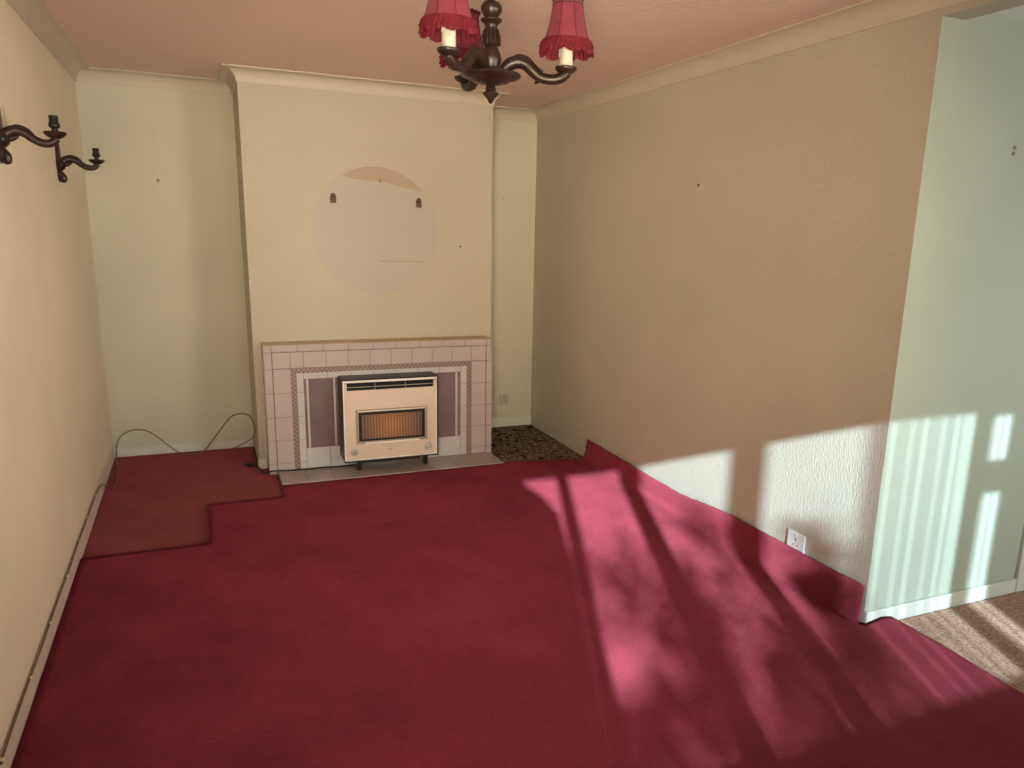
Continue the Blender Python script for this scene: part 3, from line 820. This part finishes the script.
def nail(name, label, cat, p, axis, r=0.004, L_=0.012, hook=False, mat=None, group=None):
    bm = bmesh.new()
    if hook:
        lathe(bm, [(r * 2.0, 0.0003), (r * 2.0, 0.003), (r, 0.004), (r * .8, L_), (0, L_)], 12, (0, 0, 0), axis=axis)
        d = {'Y': Vector((0, -1, 0)), 'X': Vector((1, 0, 0))}[axis]
        if axis == 'X' and p[0] > 1: d = -d
        tube(bm, [d * 0.003 + Vector((0, 0, .008)), d * .004 + Vector((0, 0, -.008)), d * .010 + Vector((0, 0, -.015)), d * .015 + Vector((0, 0, -.006))], .0022, 6, smooth_n=4)
    else:
        lathe(bm, [(r * .7, 0.0003), (r * .7, L_ * .7), (r, L_ * .7), (r, L_), (0, L_)], 12, (0, 0, 0), axis=axis)
    o = link(name, bm, mat or m_nail, loc=p); tag(o, label, cat, group); return o
nail('picture_hook', 'small metal picture hook high on the left alcove wall', 'hook', (0.398, 0, 1.781), 'Y', .0045, .008, True)
nail('picture_nail', 'small nail high on the narrow right alcove wall', 'nail', (2.714, 0, 1.768), 'Y', .0045, .014)
nail('picture_hook', 'tiny picture hook near top of the round patch', 'hook', (1.677, -BD - .0015, 1.818), 'Y', .004, .008, True)
nail('wall_screw', 'dark screw head on chimney breast right of round patch', 'screw', (2.203, -BD, 1.420), 'Y', .006, .006, False, m_slot)
o = nail('picture_hook', 'small picture hook on the upper right wall', 'hook', (W - .0003, -2.175, 1.793), 'X', .0045, .010, True); o.rotation_euler = (0, 0, pi)
o.data.transform(Matrix.Identity(4))
nail('wall_screw', 'dark upper screw of two on pale wall at right edge', 'screw', (3.439, YE, 1.900), 'Y', .007, .005, False, m_nail)
nail('wall_screw', 'dark lower screw of two on pale wall at right edge', 'screw', (3.437, YE, 1.878), 'Y', .007, .005, False, m_nail)
nail('picture_nail', 'pale filled nail mark between the two wall lights', 'nail', (0, -1.62, 1.735), 'X', .006, .006, False, m_clip)

# ------------------------------------------------------------------ cables
tv = thing('aerial_cable', 'thin brown cable looping against the left alcove skirting', 'cable', (0.02, -0.76, 0))
def rel(pts): return [Vector(p) - Vector((0.02, -0.76, 0)) for p in pts]
bm = bmesh.new()
run = [(0.012, -3.44, 0.104), (0.010, -3.40, 0.107)] + [(0.008 + 0.002 * (k % 2), -3.1 + k * 0.32, 0.1065) for k in range(6)] + [(0.012, -1.10, 0.1065), (0.024, -0.93, 0.098), (0.050, -0.76, 0.022), (0.060, -0.60, 0.010), (0.050, -0.38, 0.010), (0.034, -0.20, 0.020), (0.026, -0.11, 0.045),
       (0.024, -0.07, 0.085), (0.050, -0.060, 0.149), (0.100, -0.056, 0.180), (0.152, -0.054, 0.189), (0.226, -0.052, 0.165), (0.336, -0.060, 0.060), (0.40, -0.085, 0.016), (0.47, -0.105, 0.010), (0.545, -0.085, 0.020),
       (0.618, -0.095, 0.112), (0.705, -0.13, 0.233), (0.742, -0.15, 0.266), (0.782, -0.17, 0.280), (0.822, -0.21, 0.280), (0.850, -0.27, 0.262), (0.861, -0.36, 0.222), (0.856, -0.37, 0.185), (0.842, -0.33, 0.146), (0.812, -0.26, 0.105), (0.772, -0.18, 0.064), (0.735, -0.12, 0.030), (0.70, -0.085, 0.010), (0.690, -0.08, 0.0085)]
tube(bm, rel(run), 0.0036, 8, smooth_n=8)
link('cable', bm, m_cable_b, tv, smooth=True)
for k, y in enumerate((-3.43, -3.00, -2.62, -2.20, -1.80, -1.50, -1.15)):
    bm = bmesh.new(); t = bmesh.new(); B(t, -0.001, 0.009, -0.006, 0.006, -0.006, 0.006, 0.002); merge(bm, t, Matrix.Translation(Vector((0.010, y, 0.1075)) - Vector((0.02, -0.76, 0))))
    link('cable_clip', bm, m_clip, tv)
bk = thing('fire_lead', 'black lead with plug running from chimney corner to gas fire', 'cable', (0.83, -0.62, 0))
def rel2(pts): return [Vector(p) - Vector((0.83, -0.62, 0)) for p in pts]
bm = bmesh.new()
tube(bm, rel2([(0.842, -0.520, 0.016), (0.852, -0.540, 0.022), (0.850, -0.580, 0.026), (0.862, -0.625, 0.020), (0.880, -0.700, 0.012), (0.905, -0.742, 0.026), (0.95, -0.740, 0.030), (1.02, -0.742, 0.0255), (1.12, -0.748, 0.025), (1.25, -0.745, 0.025), (1.36, -0.760, 0.026), (1.46, -0.765, 0.030), (1.50, -0.768, 0.058)]), 0.0042, 8, smooth_n=8)
link('cord', bm, m_cable_k, bk, smooth=True)
bm = bmesh.new(); t = bmesh.new(); B(t, -.026, .020, -.020, .020, 0, .024, .006); B(t, .018, .034, -.006, .006, .008, .018, .003)
for a in (-.011, .011): B(t, -.042, -.024, a - .003, a + .003, .009, .014)
B(t, -.046, -.024, -.003, .003, .017, .021)
merge(bm, t, Matrix.Translation(Vector((0.815, -0.505, 0.0035)) - Vector((0.83, -0.62, 0))) @ Matrix.Rotation(-.35, 4, 'Z'))
link('plug', bm, m_black, bk)

# ------------------------------------------------------------------ camera
cam = bpy.data.cameras.new('camera'); co = bpy.data.objects.new('camera', cam); COL.objects.link(co)
yaw, pitch, roll = -0.4265, -0.2325, -0.0294
Rz = Matrix.Rotation(yaw, 3, 'Z'); Rx = Matrix.Rotation(pitch, 3, 'X'); Ry = Matrix.Rotation(roll, 3, 'Y')
Rm = Rz @ Rx @ Ry @ Matrix(((1, 0, 0), (0, 0, -1), (0, 1, 0)))
co.matrix_world = Matrix.Translation((0.5861, -5.7042, 1.5475)) @ Rm.to_4x4()
cam.sensor_fit = 'HORIZONTAL'; cam.sensor_width = 36; cam.lens = 781.64 / 1024 * 36
cam.shift_x = (512 - 552.99) / 1024; cam.shift_y = (414.89 - 384) / 1024
cam.clip_start = 0.02
SC.camera = co

# ------------------------------------------------------------------ light
def lamp(name, kind, energy, col, loc=(0, 0, 0), direction=(0, 1, 0), **k):
    l = bpy.data.lights.new(name, kind); l.energy = energy; l.color = col
    for a, b in k.items(): setattr(l, a, b)
    o = bpy.data.objects.new(name, l); COL.objects.link(o); o.location = loc
    o.rotation_euler = Vector(direction).to_track_quat('-Z', 'Y').to_euler(); return o
WARM = (0.91, 0.81, 0.64)
lamp('sun', 'SUN', 13.2, (0.74, 1.0, 1.12), (0, -12, 6), (0.38, 1.0, -0.393), angle=math.radians(0.6))
lamp('window_sky', 'AREA', 14.2, WARM, (1.15, YW + 0.12, 1.2), (-0.05, 1, 0.2), shape='RECTANGLE', size=2.0, size_y=1.0, spread=math.radians(72))
lamp('left_wall_fill', 'AREA', 21, (0.95, 0.81, 0.60), (3.75, YW + 0.14, 1.25), (-1.0, 1, 0.06), shape='RECTANGLE', size=1.3, size_y=1.1, spread=math.radians(56))  # added fill lamp that brightens the left wall; no window stands here
lamp('right_wall_fill', 'AREA', 35, (1.0, 0.77, 0.51), (0.12, -6.1, 1.25), (1, 2.2, 0.22), shape='RECTANGLE', size=0.9, size_y=1.2, spread=math.radians(62))  # added fill for the right wall, the left wall has no window
lamp('return_wall_fill', 'AREA', 15, (0.96, 1.0, 0.86), (4.2, YW + 0.12, 1.3), (-0.16, 1, -0.14), shape='RECTANGLE', size=1.4, size_y=1.3, spread=math.radians(80))  # added cool fill for the return wall, front wall is solid here
w = bpy.data.worlds.new('world'); SC.world = w; w.use_nodes = True
bg = w.node_tree.nodes['Background']; bg.inputs[0].default_value = rgb(190, 214, 240); bg.inputs[1].default_value = 1.0
SC.view_settings.view_transform = 'Standard'
SC.view_settings.look = 'None'
SC.view_settings.exposure = 0.0
SC.cycles.max_bounces = 8; SC.cycles.diffuse_bounces = 5
